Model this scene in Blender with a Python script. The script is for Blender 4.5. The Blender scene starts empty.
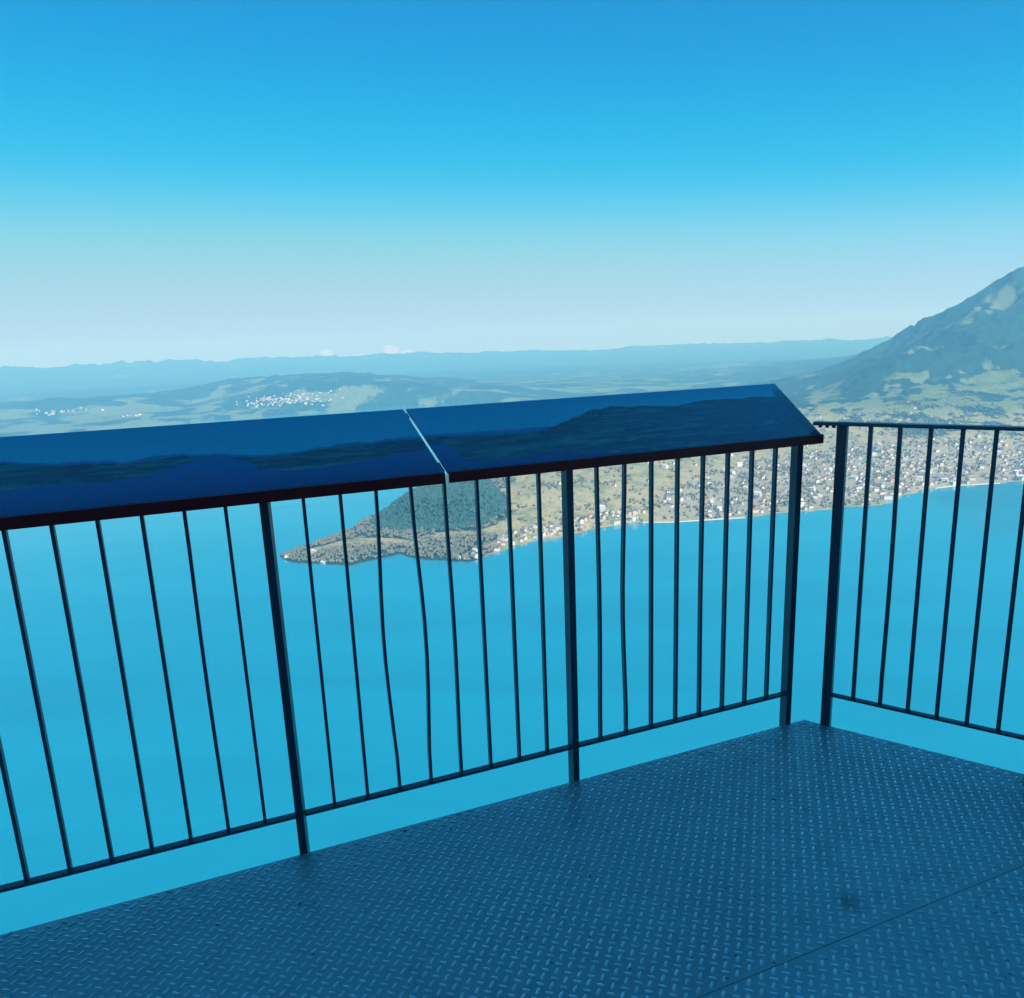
import bpy, bmesh
from mathutils import Vector, Matrix
# ------------------------------------------------------------------ light and air settings
HAZE_D, HAZE_COL, HAZE_ABS = 0.95e-4, (.18,.54,.88), (.87,.757,0)
SUN_E, SKY_S, EXPO = 4.5, .10, 0.8
SKY_AIR = (1.0, .6, 1.6)
# the camera's cool, contrasty rendering of the sky: Nishita value (at strength .1) -> rendered value, per channel
SKY_CURVE = ([(0,0),(.06,.006),(.15,.003),(.20,.006),(.25,.022),(.30,.066),(.40,.155),(.75,.255),(1,.26)],
             [(0,0),(.10,.075),(.23,.168),(.36,.270),(.60,.360),(.90,.345),(1,.34)],
             [(0,0),(.20,.20),(.40,.39),(.55,.462),(.66,.480),(.79,.425),(1,.355)])
import math, random
import numpy as np

# ------------------------------------------------------------------ terrain functions (metres, deck floor is z = 0)
LAKE_Z = -690.0
ANCH = [(-704,2381,6), (-613,2440,14), (-512,2464,14), (-413,2521,20), (-556,2834,12), (-514,2729,12), (-539,2649,10), (-275,2606,22), (-128,2722,26), (-331,2437,14), (32,2858,70), (128,3135,88), (193,2824,50), (394,3125,88), (470,3712,108), (351,2801,28), (584,3190,68), (735,3726,95), (865,3225,50), (1008,3764,78), (871,2929,20), (1182,3087,18), (1316,3444,40), (1590,4182,80), (1819,4034,90), (1537,3392,40), (1354,2974,12), (1766,3187,20), (1948,3530,50), (2257,4114,120), (2142,3353,22), (2446,3406,25), (2596,3627,60), (2930,4120,150), (2927,3500,40), (3359,4049,140), (3816,3644,60), (4460,4301,190), (-9290,10741,200), (-8044,10283,215), (-6792,9701,210), (-5896,9339,215), (-5196,9232,195), (-4735,9002,95), (-4875,9886,200), (-4727,10232,240), (-4365,10327,290), (-4135,10860,325), (-3971,11248,330), (-3434,10777,345), (-3131,11018,352), (-2429,10935,372), (-1704,9757,335), (-1002,9429,270), (-360,9538,200), (165,9537,140), (996,9942,70), (-5993,8503,60), (-5554,8955,95), (-4806,7709,40), (-4308,7986,45), (-4165,9170,70), (-4079,9586,110), (-3518,9173,170), (-3008,8760,95), (-3181,9324,235), (-2544,8849,130), (-2606,9115,250), (-2057,8855,110), (-2004,8954,260), (-1337,8963,110), (-1358,9158,210), (-772,9676,90), (-7369,9044,60), (-7253,8900,70), (4246,6182,1107), (4370,6157,1028), (4637,6147,825), (5131,6138,821), (6042,5979,887), (4147,6189,983), (3901,6170,806), (3675,6192,660), (3407,6229,555), (3132,6260,422), (2919,6252,303), (2628,6163,192), (3880,5584,796), (3615,5160,512), (3287,4657,307), (4112,5034,493), (3625,4399,277), (3433,5519,591), (3081,4914,335), (3000,5540,459), (2724,5007,310), (2516,4608,213), (2447,5148,243), (2237,4694,178), (1959,4817,171), (4610,8648,506), (4145,8770,312), (3860,8790,167), (3388,8661,61), (-12157,12588,90), (-14588,15106,110), (-17089,17696,507), (-10774,13790,90), (-12929,16548,110), (-15145,19385,507), (-9274,14841,90), (-11128,17809,110), (-13036,20862,501), (-7671,15729,90), (-9206,18875,110), (-10784,22110,488), (-5985,16445,90), (-7182,19734,110), (-8414,23116,475), (-4234,16980,90), (-5080,20376,110), (-5951,23869,450), (-2436,17330,90), (-2923,20796,110), (-3424,24361,426), (-611,17489,90), (-733,20987,110), (-859,24585,401), (1221,17457,90), (1465,20949,110), (1716,24540,377), (3039,17234,90), (3647,20681,110), (4272,24226,363), (4824,16822,90), (5788,20186,110), (6781,23647,349), (6556,16226,90), (7867,19471,110), (9215,22809,335), (8216,15452,90), (9859,18542,110), (11549,21721,343), (9786,14508,90), (11743,17410,110), (13756,20394,352), (11249,13406,90), (13499,16087,110), (15813,18845,360), (12588,12157,90), (15106,14588,110), (17696,17089,368), (13790,10774,90), (16548,12929,110), (19385,15145,377), (14841,9274,90), (17809,11128,110), (20862,13036,385), (15729,7671,90), (18875,9206,110), (22110,10784,394), (500,9200,25), (1500,10000,50), (3000,12500,80), (0,13500,60), (3000,15000,90), (1200,7600,40), (2000,7800,120), (6000,11500,350), (5500,9300,420), (8500,9500,600), (9000,13500,300), (12000,6000,700), (5000,3500,60), (8000,3300,60), (-6000,15500,70), (-9500,12500,70), (-3000,16500,70), (-5600,12500,60), (-7800,10800,60), (-4200,13800,60), (-2200,14500,60), (-400,13500,60)]
NEAR = [(-822,2425),(-800,2385),(-740,2325),(-660,2318),(-600,2285),(-544,2278),(-470,2330),(-396,2385),(-330,2320),(-248,2288),(-190,2262),(-146,2258),(-60,2350),(22,2434),(110,2505),(207,2541),(340,2640),(492,2689),
        (600,2676),(723,2684),(900,2700),(1098,2753),(1222,2766),(1350,2800),(1483,2815),(1660,2960),(1845,3080),(2000,3120),(2184,3130),(2307,3151),(2800,3260),(3500,3200),(6000,2900),(12000,2600),(24000,2400),(24000,26500),(-24000,26500),(-24000,7000),
        (-12000,6300),(-7500,6300),(-5200,6600),(-4300,7300),(-3200,8000),(-2200,8500),(-1200,8800),(-200,8750),(700,8000),(620,6800),(400,5600),(120,4500),(-130,3800),(-300,3500),(-470,3200),(-600,2960),(-640,2780),(-690,2640),(-760,2530)]
SHORE = np.array(NEAR, float)

def _hash(ix, iy, seed):
    h = (ix.astype(np.int64)*374761393 + iy.astype(np.int64)*668265263 + seed*974711) & 0x7fffffff
    h = ((h ^ (h >> 13))*1274126177) & 0x7fffffff
    return ((h ^ (h >> 16)) & 0xffff)/65535.0
def vnoise(x, y, seed=0):
    ix = np.floor(x); iy = np.floor(y); fx = x-ix; fy = y-iy
    fx = fx*fx*fx*(fx*(fx*6-15)+10); fy = fy*fy*fy*(fy*(fy*6-15)+10)
    a = _hash(ix,iy,seed); b = _hash(ix+1,iy,seed); c = _hash(ix,iy+1,seed); d = _hash(ix+1,iy+1,seed)
    return (a*(1-fx)+b*fx)*(1-fy)+(c*(1-fx)+d*fx)*fy
def fbm(x, y, seed=0, octv=5, gain=.5):
    s = np.zeros_like(x); a = 1.0; t = 0
    for o in range(octv):
        ca, sa = math.cos(o*1.1), math.sin(o*1.1)
        s += a*vnoise((x*ca-y*sa)*2**o+17.3*o, (x*sa+y*ca)*2**o-9.1*o, seed+o); t += a; a *= gain
    return s/t
def ridged(x, y, seed=0, octv=4):
    s = np.zeros_like(x); a = 1.0; t = 0
    for o in range(octv):
        ca, sa = math.cos(o*.9), math.sin(o*.9)
        s += a*(1-np.abs(2*vnoise((x*ca-y*sa)*2**o+5.7*o, (x*sa+y*ca)*2**o+3.3*o, seed+o)-1)); t += a; a *= .5
    return s/t
def sstep(e0, e1, x):
    t = np.clip((x-e0)/(e1-e0), 0, 1); return t*t*(3-2*t)

_A = np.array(ANCH, float)
_P = _A[:,:2]/1000.0
def _ker(r2): return np.sqrt(r2+.12**2)
_n = len(_A)
_M = np.zeros((_n+3,_n+3)); _d2 = ((_P[:,None]-_P[None])**2).sum(2)
_M[:_n,:_n] = _ker(_d2) + np.eye(_n)*-.02
_M[:_n,_n] = 1; _M[:_n,_n+1:] = _P; _M[_n,:_n] = 1; _M[_n+1:,:_n] = _P.T
_W = np.linalg.solve(_M, np.concatenate([_A[:,2], np.zeros(3)]))
def rbf(x, y):
    X = np.asarray(x, float).ravel()/1000; Y = np.asarray(y, float).ravel()/1000; out = np.empty(len(X))
    for i in range(0, len(X), 60000):
        a, b = X[i:i+60000], Y[i:i+60000]
        d2 = (a[:,None]-_P[None,:,0])**2+(b[:,None]-_P[None,:,1])**2
        out[i:i+60000] = _ker(d2)@_W[:_n]+_W[_n]+a*_W[_n+1]+b*_W[_n+2]
    return out.reshape(np.shape(x))
def shore_dist(x, y):                                              # signed distance to the shoreline, + on land
    X = np.asarray(x, float).ravel(); Y = np.asarray(y, float).ravel()
    d = np.full(len(X), 1e18); ins = np.zeros(len(X), bool)
    n = len(SHORE)
    for i in range(n):
        ax, ay = SHORE[i]; bx, by = SHORE[(i+1) % n]
        ex, ey = bx-ax, by-ay
        t = np.clip(((X-ax)*ex+(Y-ay)*ey)/(ex*ex+ey*ey), 0, 1)
        d = np.minimum(d, (X-ax-t*ex)**2+(Y-ay-t*ey)**2)
        if ay != by:
            ins ^= ((ay > Y) != (by > Y)) & (X < ex*(Y-ay)/(by-ay)+ax)
    d = np.sqrt(d)
    return np.where(ins, d, -d).reshape(np.shape(x))
def ground(x, y):
    """height above the lake of the ground sheet (negative under water) and the distance to the shore"""
    x = np.asarray(x, float); y = np.asarray(y, float)
    r = np.hypot(x, y)
    sd = shore_dist(x, y)+(fbm(x/60, y/60, 3, 3)-.5)*np.clip(r/90, 14, 200)
    h = np.maximum(rbf(x, y), 2.0)
    # gullies and spurs on the mountain, rolling country elsewhere
    rho = np.hypot((x+278)/250, (y-2870)/240)+(fbm(x/130, y/130, 17, 3)-.5)*.12
    h = h+100*(1-sstep(.66, 1.03, rho))*(1-.12*rho)                                # the wooded knoll of the peninsula
    mt = sstep(120, 420, h)*sstep(3600, 4600, r)
    h = h+mt*np.clip(h*.26, 0, 165)*(ridged(x/1150+.3*fbm(x/700, y/700, 41, 3), y/1150, 11, 5)-.63)*1.7+mt*np.clip(h*.18, 0, 110)*(ridged(x/330, y/330, 13, 4)-.64)*1.5
    h = h+(1-mt)*(fbm(x/420, y/420, 21, 5)-.5)*np.clip(h*.42, 0, 40)
    far = sstep(6000, 11000, r)*(1-mt)
    h = h+far*(ridged(x/2600, y/2600, 61, 5)-.6)*np.clip(h*.5, 0, 90)
    h = np.maximum(h, 1.5)
    return np.where(sd > 0, np.minimum(h, 1.2+sd*.10+np.maximum(sd-18, 0)*.45), np.maximum(-9.0, sd*.2)), sd

# ------------------------------------------------------------------ scene helpers
random.seed(7); rng = np.random.default_rng(7)
SC = bpy.context.scene
COL = SC.collection
def tag(o, label=None, cat=None, group=None, kind=None):
    for k, v in (('label', label), ('category', cat), ('group', group), ('kind', kind)):
        if v: o[k] = v
    return o
def empty(name, loc=(0,0,0), rz=0.0):
    o = bpy.data.objects.new(name, None); o.location = loc; o.rotation_euler = (0,0,rz); o.empty_display_size = .2
    COL.objects.link(o); return o
def link(name, me, mats, parent=None):
    o = bpy.data.objects.new(name, me)
    for m in (mats if isinstance(mats, (list, tuple)) else [mats]): me.materials.append(m)
    COL.objects.link(o)
    if parent is not None: o.parent = parent
    return o
def np_mesh(name, V, faces, smooth=False, matidx=None):
    """faces: one (n,k) int array or a list of such arrays"""
    if not isinstance(faces, list): faces = [faces]
    me = bpy.data.meshes.new(name)
    V = np.ascontiguousarray(V, dtype=np.float32)
    me.vertices.add(len(V)); me.vertices.foreach_set('co', V.ravel())
    loops = np.concatenate([f.ravel() for f in faces]).astype(np.int32)
    tot = np.concatenate([np.full(len(f), f.shape[1], np.int32) for f in faces])
    start = np.concatenate([[0], np.cumsum(tot)[:-1]]).astype(np.int32)
    me.loops.add(len(loops)); me.loops.foreach_set('vertex_index', loops)
    me.polygons.add(len(tot)); me.polygons.foreach_set('loop_start', start); me.polygons.foreach_set('loop_total', tot)
    if smooth: me.polygons.foreach_set('use_smooth', np.ones(len(tot), bool))
    if matidx is not None: me.polygons.foreach_set('material_index', np.asarray(matidx, np.int32))
    me.update(calc_edges=True); me.validate()
    return me
class MB:                                                          # mesh builder: collects pieces of ONE part
    def __init__(s): s.bm = bmesh.new()
    def hull(s, pts, faces):
        vs = [s.bm.verts.new(p) for p in pts]
        for f in faces: s.bm.faces.new([vs[i] for i in f])
    def bar(s, a, b, w, d, side, ):
        """square bar from a to b; w along the direction `side`, d across it"""
        a, b = Vector(a), Vector(b); t = (b-a).normalized()
        u = Vector(side); u = (u-t*u.dot(t)).normalized(); v = t.cross(u)
        P = [p+u*(x*w/2)+v*(y*d/2) for p in (a, b) for x, y in ((-1,-1),(1,-1),(1,1),(-1,1))]
        s.hull(P, [(3,2,1,0),(4,5,6,7),(0,1,5,4),(1,2,6,5),(2,3,7,6),(3,0,4,7)])
    def prism(s, poly, z0, z1):
        n = len(poly)
        P = [(x,y,z0) for x, y in poly]+[(x,y,z1) for x, y in poly]
        s.hull(P, [tuple(range(n-1,-1,-1)), tuple(range(n,2*n))]+[(i,(i+1)%n,n+(i+1)%n,n+i) for i in range(n)])
    def cyl(s, a, b, r, seg=12):
        a, b = Vector(a), Vector(b); t = (b-a).normalized(); u = t.orthogonal().normalized(); v = t.cross(u)
        P = [p+(u*math.cos(2*math.pi*k/seg)+v*math.sin(2*math.pi*k/seg))*r for p in (a,b) for k in range(seg)]
        s.hull(P, [tuple(range(seg-1,-1,-1)), tuple(range(seg,2*seg))]+[(k,(k+1)%seg,seg+(k+1)%seg,seg+k) for k in range(seg)])
    def build(s, name, mat, parent=None, bevel=0.0):
        bmesh.ops.recalc_face_normals(s.bm, faces=s.bm.faces)
        if bevel:
            bmesh.ops.bevel(s.bm, geom=[e for e in s.bm.edges if len(e.link_faces) == 2 and e.calc_face_angle(0) > .6], offset=bevel, segments=2, affect='EDGES', profile=.5)
        me = bpy.data.meshes.new(name); s.bm.to_mesh(me); s.bm.free()
        return link(name, me, mat, parent)

# ------------------------------------------------------------------ materials
class NT:
    def __init__(s, name):
        s.m = bpy.data.materials.new(name); s.m.use_nodes = True
        s.t = s.m.node_tree; s.b = s.t.nodes['Principled BSDF']; s.out = s.t.nodes['Material Output']
    def n(s, typ, **kw):
        o = s.t.nodes.new(typ)
        for k, v in kw.items():
            if k.startswith('i_'): o.inputs[k[2:].replace('_',' ')].default_value = v
            else: setattr(o, k, v)
        return o
    def l(s, a, b): s.t.links.new(a, b)
    def noise(s, vec, scale, detail=4, rough=.55, dist=0.0):
        o = s.n('ShaderNodeTexNoise'); o.inputs['Scale'].default_value = scale; o.inputs['Detail'].default_value = detail
        o.inputs['Roughness'].default_value = rough; o.inputs['Distortion'].default_value = dist
        if vec is not None: s.l(vec, o.inputs['Vector'])
        return o.outputs['Fac']
    def ramp(s, fac, stops):
        o = s.n('ShaderNodeValToRGB'); e = o.color_ramp.elements
        while len(e) < len(stops): e.new(.5)
        for q, (p, c) in zip(e, stops): q.position = p; q.color = (*c, 1) if len(c) == 3 else c
        s.l(fac, o.inputs['Fac']); return o.outputs['Color']
    def mix(s, fac, a, b, mode='MIX'):
        o = s.n('ShaderNodeMix', data_type='RGBA', blend_type=mode)
        for sock, v in ((o.inputs['Factor'], fac), (o.inputs['A'], a), (o.inputs['B'], b)):
            pass
        I = o.inputs; fs, as_, bs = I[0], I[6], I[7]
        for sock, v in ((fs, fac), (as_, a), (bs, b)):
            if isinstance(v, (int, float)): sock.default_value = v
            elif isinstance(v, tuple): sock.default_value = (*v, 1)
            else: s.l(v, sock)
        return o.outputs[2]
    def math(s, op, a, b=None, clamp=False):
        o = s.n('ShaderNodeMath', operation=op, use_clamp=clamp)
        for i, v in ((0, a), (1, b)):
            if v is None: continue
            if isinstance(v, (int, float)): o.inputs[i].default_value = v
            else: s.l(v, o.inputs[i])
        return o.outputs[0]
    def mapr(s, v, a, b, c=0.0, d=1.0):
        o = s.n('ShaderNodeMapRange'); s.l(v, o.inputs[0])
        for i, q in zip((1,2,3,4), (a,b,c,d)): o.inputs[i].default_value = q
        return o.outputs[0]
    def pos(s): return s.n('ShaderNodeNewGeometry').outputs['Position']
    def obj(s): return s.n('ShaderNodeTexCoord').outputs['Object']
    def attr(s, name): 
        o = s.n('ShaderNodeAttribute'); o.attribute_name = name; return o
    def bump(s, h, strength, dist):
        o = s.n('ShaderNodeBump'); o.inputs['Strength'].default_value = strength; o.inputs['Distance'].default_value = dist
        s.l(h, o.inputs['Height']); s.l(o.outputs['Normal'], s.b.inputs['Normal'])
    def set(s, **kw):
        for k, v in kw.items():
            k = k.replace('_', ' ')
            if isinstance(v, tuple): v = (*v, 1) if len(v) == 3 else v
            if hasattr(v, 'links') or isinstance(v, bpy.types.NodeSocket): s.l(v, s.b.inputs[k])
            else: s.b.inputs[k].default_value = v
        return s.m

def m_painted_steel(name, base, rust, rough=.42, amount=.5):
    t = NT(name); p = t.pos()
    f = t.noise(p, 55, 6, .62); g = t.noise(p, 9, 4, .6)
    k = t.math('MULTIPLY', t.mapr(f, .52, .72), t.mapr(g, .42, .7))
    c = t.mix(t.math('MULTIPLY', k, amount), base, rust)
    c = t.mix(t.mapr(t.noise(p, 220, 2), .35, .7, 0, .25), c, tuple(min(1, v*1.8+.004) for v in base))
    t.bump(f, .12, .002)
    return t.set(Base_Color=c, Roughness=t.mapr(g, .3, .75, rough-.1, rough+.16), Metallic=.0, Specular_IOR_Level=.5)
M = {}
M['post'] = m_painted_steel('charcoal_painted_steel', (.020,.052,.090), (.07,.02,.012), .42, .55)
M['rail'] = m_painted_steel('charcoal_rail_steel', (.030,.076,.122), (.08,.024,.016), .40, .6)
M['lip'] = m_painted_steel('dark_maroon_steel', (.17,.003,.009), (.22,.010,.010), .5, .6)
M['frame'] = m_painted_steel('dark_navy_steel', (.006,.020,.045), (.02,.015,.015), .4, .3)
M['bolt'] = m_painted_steel('bolt_steel', (.03,.035,.045), (.06,.03,.02), .35, .5)

def m_deck():
    t = NT('tread_plate_steel'); p = t.pos()
    big = t.noise(p, 1.7, 6, .6, .4); mid = t.noise(p, 13, 6, .65); fine = t.noise(p, 160, 3, .6)
    c = t.mix(t.mapr(big, .34, .68), (.36,.45,.46), (.42,.52,.53))
    c = t.mix(t.mapr(mid, .45, .75, 0, .55), c, (.26,.32,.34))
    c = t.mix(t.mapr(fine, .55, .8, 0, .4), c, (.34,.47,.53))
    # sky glints painted into the lug tops as a paler colour
    top = t.math('MULTIPLY', t.attr('lug').outputs['Fac'], t.mapr(t.noise(p, 1.1, 4, .6), .34, .62, .55, 1.15), True)
    c = t.mix(t.math('MULTIPLY', top, .9), c, (.85,.96,.97))
    # one rusty stain and dirt along the outer edges
    d = t.n('ShaderNodeVectorMath', operation='DISTANCE'); t.l(p, d.inputs[0]); d.inputs[1].default_value = (.868,1.645,0)
    st = t.math('MULTIPLY', t.mapr(d.outputs['Value'], .05, .012), t.mapr(mid, .3, .55), True)
    c = t.mix(t.math('MULTIPLY', st, .45), c, (.030,.022,.018))
    a = t.attr('edge').outputs['Fac']
    e = t.math('MULTIPLY', a, t.mapr(mid, .35, .62), True)
    c = t.mix(t.math('MULTIPLY', e, .6), c, (.045,.030,.026))
    sp = t.math('GREATER_THAN', t.noise(p, 48, 2, .4), .73)
    c = t.mix(t.math('MULTIPLY', sp, .6), c, (.012,.02,.03))
    r = t.math('ADD', t.mapr(big, .3, .7, .27, .42), t.mapr(mid, .3, .7, -.05, .10))
    r = t.math('ADD', r, t.mapr(top, 0, 1, 0, -.17))
    t.bump(fine, .25, .0006)
    return t.set(Base_Color=c, Roughness=r, Metallic=t.mapr(top, 0, 1, .42, .85), Specular_IOR_Level=.5)
M['deck'] = m_deck()

def m_print():
    t = NT('printed_panorama'); a = t.attr('print').outputs['Color']; p = t.pos()
    dirt = t.noise(p, 30, 5, .65)
    c = t.mix(t.mapr(dirt, .5, .8, 0, .10), a, (.10,.14,.17))
    return t.set(Base_Color=c, Roughness=t.mapr(t.noise(p, 7, 4), .3, .7, .16, .30), Specular_IOR_Level=.38)
M['print'] = m_print()

def m_water():
    t = NT('lake_surface'); p = t.pos()
    mp = t.n('ShaderNodeMapping'); mp.inputs['Scale'].default_value = (.0011,.0050,1); mp.inputs['Rotation'].default_value = (0,0,.35); t.l(p, mp.inputs[0])
    st = t.noise(mp.outputs[0], 1.0, 5, .55, .6)
    c = t.mix(t.mapr(st, .35, .7), (.0004,.190,.300), (.0007,.222,.345))
    w = t.noise(p, .09, 5, .6)
    t.bump(w, .05, 1.0)
    return t.set(Base_Color=c, Roughness=t.mapr(st, .35, .65, .07, .14), IOR=1.45, Specular_IOR_Level=.5)
M['water'] = m_water()

def m_ground():
    t = NT('meadow_and_forest_ground'); p = t.pos()
    cov = t.attr('cover').outputs['Fac']; twn = t.attr('built').outputs['Fac']
    n1 = t.noise(p, .012, 6, .65); n2 = t.noise(p, .05, 4, .65); n3 = t.noise(p, .0035, 4, .6)
    mead = t.ramp(n1, [(.28,(.10,.16,.085)), (.44,(.20,.22,.12)), (.56,(.31,.275,.155)), (.66,(.19,.21,.115)), (.78,(.115,.17,.09))])
    alp = t.ramp(n1, [(.3,(.060,.115,.060)), (.5,(.110,.160,.085)), (.7,(.080,.130,.070))])
    mead = t.mix(t.attr('dry').outputs['Fac'], alp, mead)
    mead = t.mix(t.mapr(n2, .56, .66, 0, .75), mead, (.03,.06,.045))
    fst = t.ramp(n2, [(.25,(.004,.020,.019)), (.5,(.010,.040,.034)), (.75,(.022,.062,.048))])
    fst = t.mix(t.mapr(n3, .45, .65, 0, .5), fst, (.012,.040,.036))
    fst = t.mix(t.mapr(t.noise(p, .008, 5, .7), .46, .62, 0, .8), fst, (.016,.058,.050))
    k = t.math('ADD', cov, t.mapr(n2, .2, .8, -.28, .28))
    k = t.math('ADD', k, t.mapr(n1, .2, .8, -.42, .42))
    c = t.mix(t.mapr(k, .36, .64), mead, fst)
    pave = t.ramp(n2, [(.3,(.13,.165,.12)), (.5,(.27,.265,.205)), (.7,(.18,.20,.14))])
    c = t.mix(t.math('MULTIPLY', twn, .75), c, pave)
    return t.set(Base_Color=c, Roughness=.95, Specular_IOR_Level=.1)
M['ground'] = m_ground()
def m_leaves(name, c0, c1, c2):
    t = NT(name); p = t.pos()
    return t.set(Base_Color=t.ramp(t.noise(p, .035, 4, .7), [(.3,c0),(.5,c1),(.68,c2)]), Roughness=.9, Specular_IOR_Level=.1)
M['wood'] = m_leaves('bare_winter_wood', (.060,.090,.070), (.120,.135,.098), (.19,.18,.13))
M['conifer'] = m_leaves('dark_conifer_wood', (.014,.052,.046), (.028,.080,.066), (.050,.105,.082))
def m_flat(name, c, rough=.8, var=.25, scale=.6):
    t = NT(name); p = t.pos()
    k = t.mix(t.mapr(t.noise(p, scale, 4, .6), .3, .7), tuple(v*(1-var) for v in c), tuple(min(.9, v*(1+var*.4)) for v in c))
    return t.set(Base_Color=k, Roughness=rough)
WALLS = [m_flat('white_render', (.58,.59,.58)), m_flat('cream_render', (.52,.48,.39)), m_flat('grey_render', (.40,.42,.43)), m_flat('brown_timber', (.20,.13,.08)), m_flat('pink_render', (.58,.44,.38))]
ROOFS = [m_flat('red_tile', (.20,.115,.085)), m_flat('brown_tile', (.12,.09,.07)), m_flat('grey_slate', (.15,.17,.18)), m_flat('pale_sheet', (.45,.46,.47))]
M['stone'] = m_flat('pale_quay_stone', (.62,.58,.50), .8, .3, .3)
M['concrete'] = m_flat('shade_station_concrete', (.10,.11,.12), .8, .3, .5)
M['glass'] = m_flat('dark_window_glass', (.02,.03,.04), .1, .1, .5)
M['rock'] = m_flat('grey_rock', (.22,.21,.19), .95, .5, .25)

# ------------------------------------------------------------------ the platform in metres
a1 = math.radians(200.0978); U1 = Vector((math.cos(a1), math.sin(a1), 0)); N1 = Vector((-.343624,.939107,0))
a2 = math.radians(-34.9701); U2 = Vector((math.cos(a2), math.sin(a2), 0)); N2 = Vector((.573149,.819451,0))
C0 = Vector((1.0488,2.5611,0)); D0 = Vector((1.1926,2.5497,0))
D1, B2 = .9200, .0917                                              # post spacing, right-hand baluster pitch
UP = Vector((0,0,1))
def cross2(p, u, q, v):
    d = u.x*v.y-u.y*v.x; s = ((q.x-p.x)*v.y-(q.y-p.y)*v.x)/d; return p+u*s
tip = cross2(C0-N1*.004, U1, D0-N2*.012, U2)

def lugs(inside):
    e1 = np.array([math.cos(math.radians(-12)), math.sin(math.radians(-12))])*.0280
    e2 = np.array([math.cos(math.radians(70)), math.sin(math.radians(70))])*.0212
    I, J = np.meshgrid(np.arange(-230,230), np.arange(-230,230), indexing='ij')
    P = np.stack([I*e1[0]+J*e2[0], I*e1[1]+J*e2[1]], -1).reshape(-1,2); par = ((I+J) % 2).ravel()
    ok = inside(P); P, par = P[ok], par[ok]
    ang = np.where(par == 0, math.radians(-13), math.radians(63)); ca, sa = np.cos(ang), np.sin(ang)
    base = np.array([(.0155,0,0),(.0072,.0046,0),(-.0072,.0046,0),(-.0155,0,0),(-.0072,-.0046,0),(.0072,-.0046,0),(.0118,0,.0022),(.0056,.0016,.0026),(-.0056,.0016,.0026),(-.0118,0,.0022),(-.0056,-.0016,.0026),(.0056,-.0016,.0026)])
    base = base*.86
    base = base[None]*np.array([1,1,0])+base[None]*np.array([0,0,1])*rng.uniform(.8,1.12,(len(P),1,1))
    P = P+rng.normal(0,.00035,P.shape); ang = ang+rng.normal(0,.02,len(P)); ca, sa = np.cos(ang), np.sin(ang)
    V = np.empty((len(P),12,3))
    V[:,:,0] = P[:,None,0]+base[:,:,0]*ca[:,None]-base[:,:,1]*sa[:,None]
    V[:,:,1] = P[:,None,1]+base[:,:,0]*sa[:,None]+base[:,:,1]*ca[:,None]
    V[:,:,2] = base[:,:,2]
    off = (np.arange(len(P))*12)[:,None,None]
    tri = np.array([(6,7,11),(8,9,10)]); quad = np.array([(7,8,10,11)]+[(k,(k+1)%6,6+(k+1)%6,6+k) for k in range(6)])
    return V.reshape(-1,3), (tri[None]+off).reshape(-1,3), (quad[None]+off).reshape(-1,4)
def plate(name, poly, zoff):
    """one tread plate: flat sheet 6 mm thick with its raised lugs"""
    n = len(poly); P = np.array([(p.x,p.y) for p in poly])
    def inside(Q):
        ok = np.ones(len(Q), bool)
        for i in range(n):
            e = P[(i+1)%n]-P[i]; e = e/np.linalg.norm(e)
            ok &= (e[0]*(Q[:,1]-P[i][1])-e[1]*(Q[:,0]-P[i][0])) > .007
        return ok & (Q[:,1] > -.7) & (np.abs(Q[:,0]) < 2.7)
    Vl, tri, quad = lugs(inside)
    Vb = np.array([(x,y,0) for x, y in P]+[(x,y,-.006) for x, y in P])
    V = np.concatenate([Vb, Vl]); V[:,2] += zoff
    top = np.arange(n)[None]; bot = np.arange(2*n-1,n-1,-1)[None]
    side = np.array([(n+i,n+(i+1)%n,(i+1)%n,i) for i in range(n)])
    me = np_mesh(name, V, [top, bot, side, tri+2*n, quad+2*n])
    sm = np.ones(len(me.polygons), bool); sm[:n+2] = False; me.polygons.foreach_set('use_smooth', sm)
    d1 = (V[:,:2]-np.array(C0.xy))@np.array(N1.xy); d2 = (V[:,:2]-np.array(D0.xy))@np.array(N2.xy)
    ed = np.clip(1+np.maximum(d1, d2)/.10, 0, 1); ed[:2*n] = 0
    at = me.attributes.new('edge', 'FLOAT', 'POINT'); at.data.foreach_set('value', ed.astype(np.float32))
    nl = len(Vl)//12; lg = np.zeros((nl,12)); lg[:,6:] = rng.uniform(.55,1.0,(nl,1))
    at = me.attributes.new('lug', 'FLOAT', 'POINT'); at.data.foreach_set('value', np.concatenate([np.zeros(2*n), lg.ravel()]).astype(np.float32))
    return tag(link(name, me, M['deck']), kind='structure')
sA = C0-N1*.880; sB = C0-N1*.8813
L1 = tip+U1*4.2
R1 = tip+U2*1.02
seamR = cross2(sA, U1, tip, U2); seamR2 = cross2(sB, U1, tip, U2)
plate('deck_floor', [tip, L1, cross2(sA, U1, L1, N1), seamR], 0.0)
plate('deck_floor', [seamR2, cross2(sB, U1, L1, N1), Vector((-4.2,-6,0)), Vector((4.6,-6,0)), tip+U2*4.4], -.0006)
mb = MB()                                                          # steel edge channel that carries the plates
for p, q, n_ in ((tip, L1, N1), (tip, tip+U2*4.4, N2)):
    mb.bar(p-n_*.03-UP*.085, q-n_*.03-UP*.085, .15, .05, UP)
mb.bar(sA+U1*4-N1*.0012-UP*.03, seamR-N1*.0012-UP*.03, .044, .06, UP)
tag(mb.build('deck_edge_beam', M['post']), 'dark steel channel under the outer edge of the tread plate deck', 'beam', kind='structure')

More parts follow.
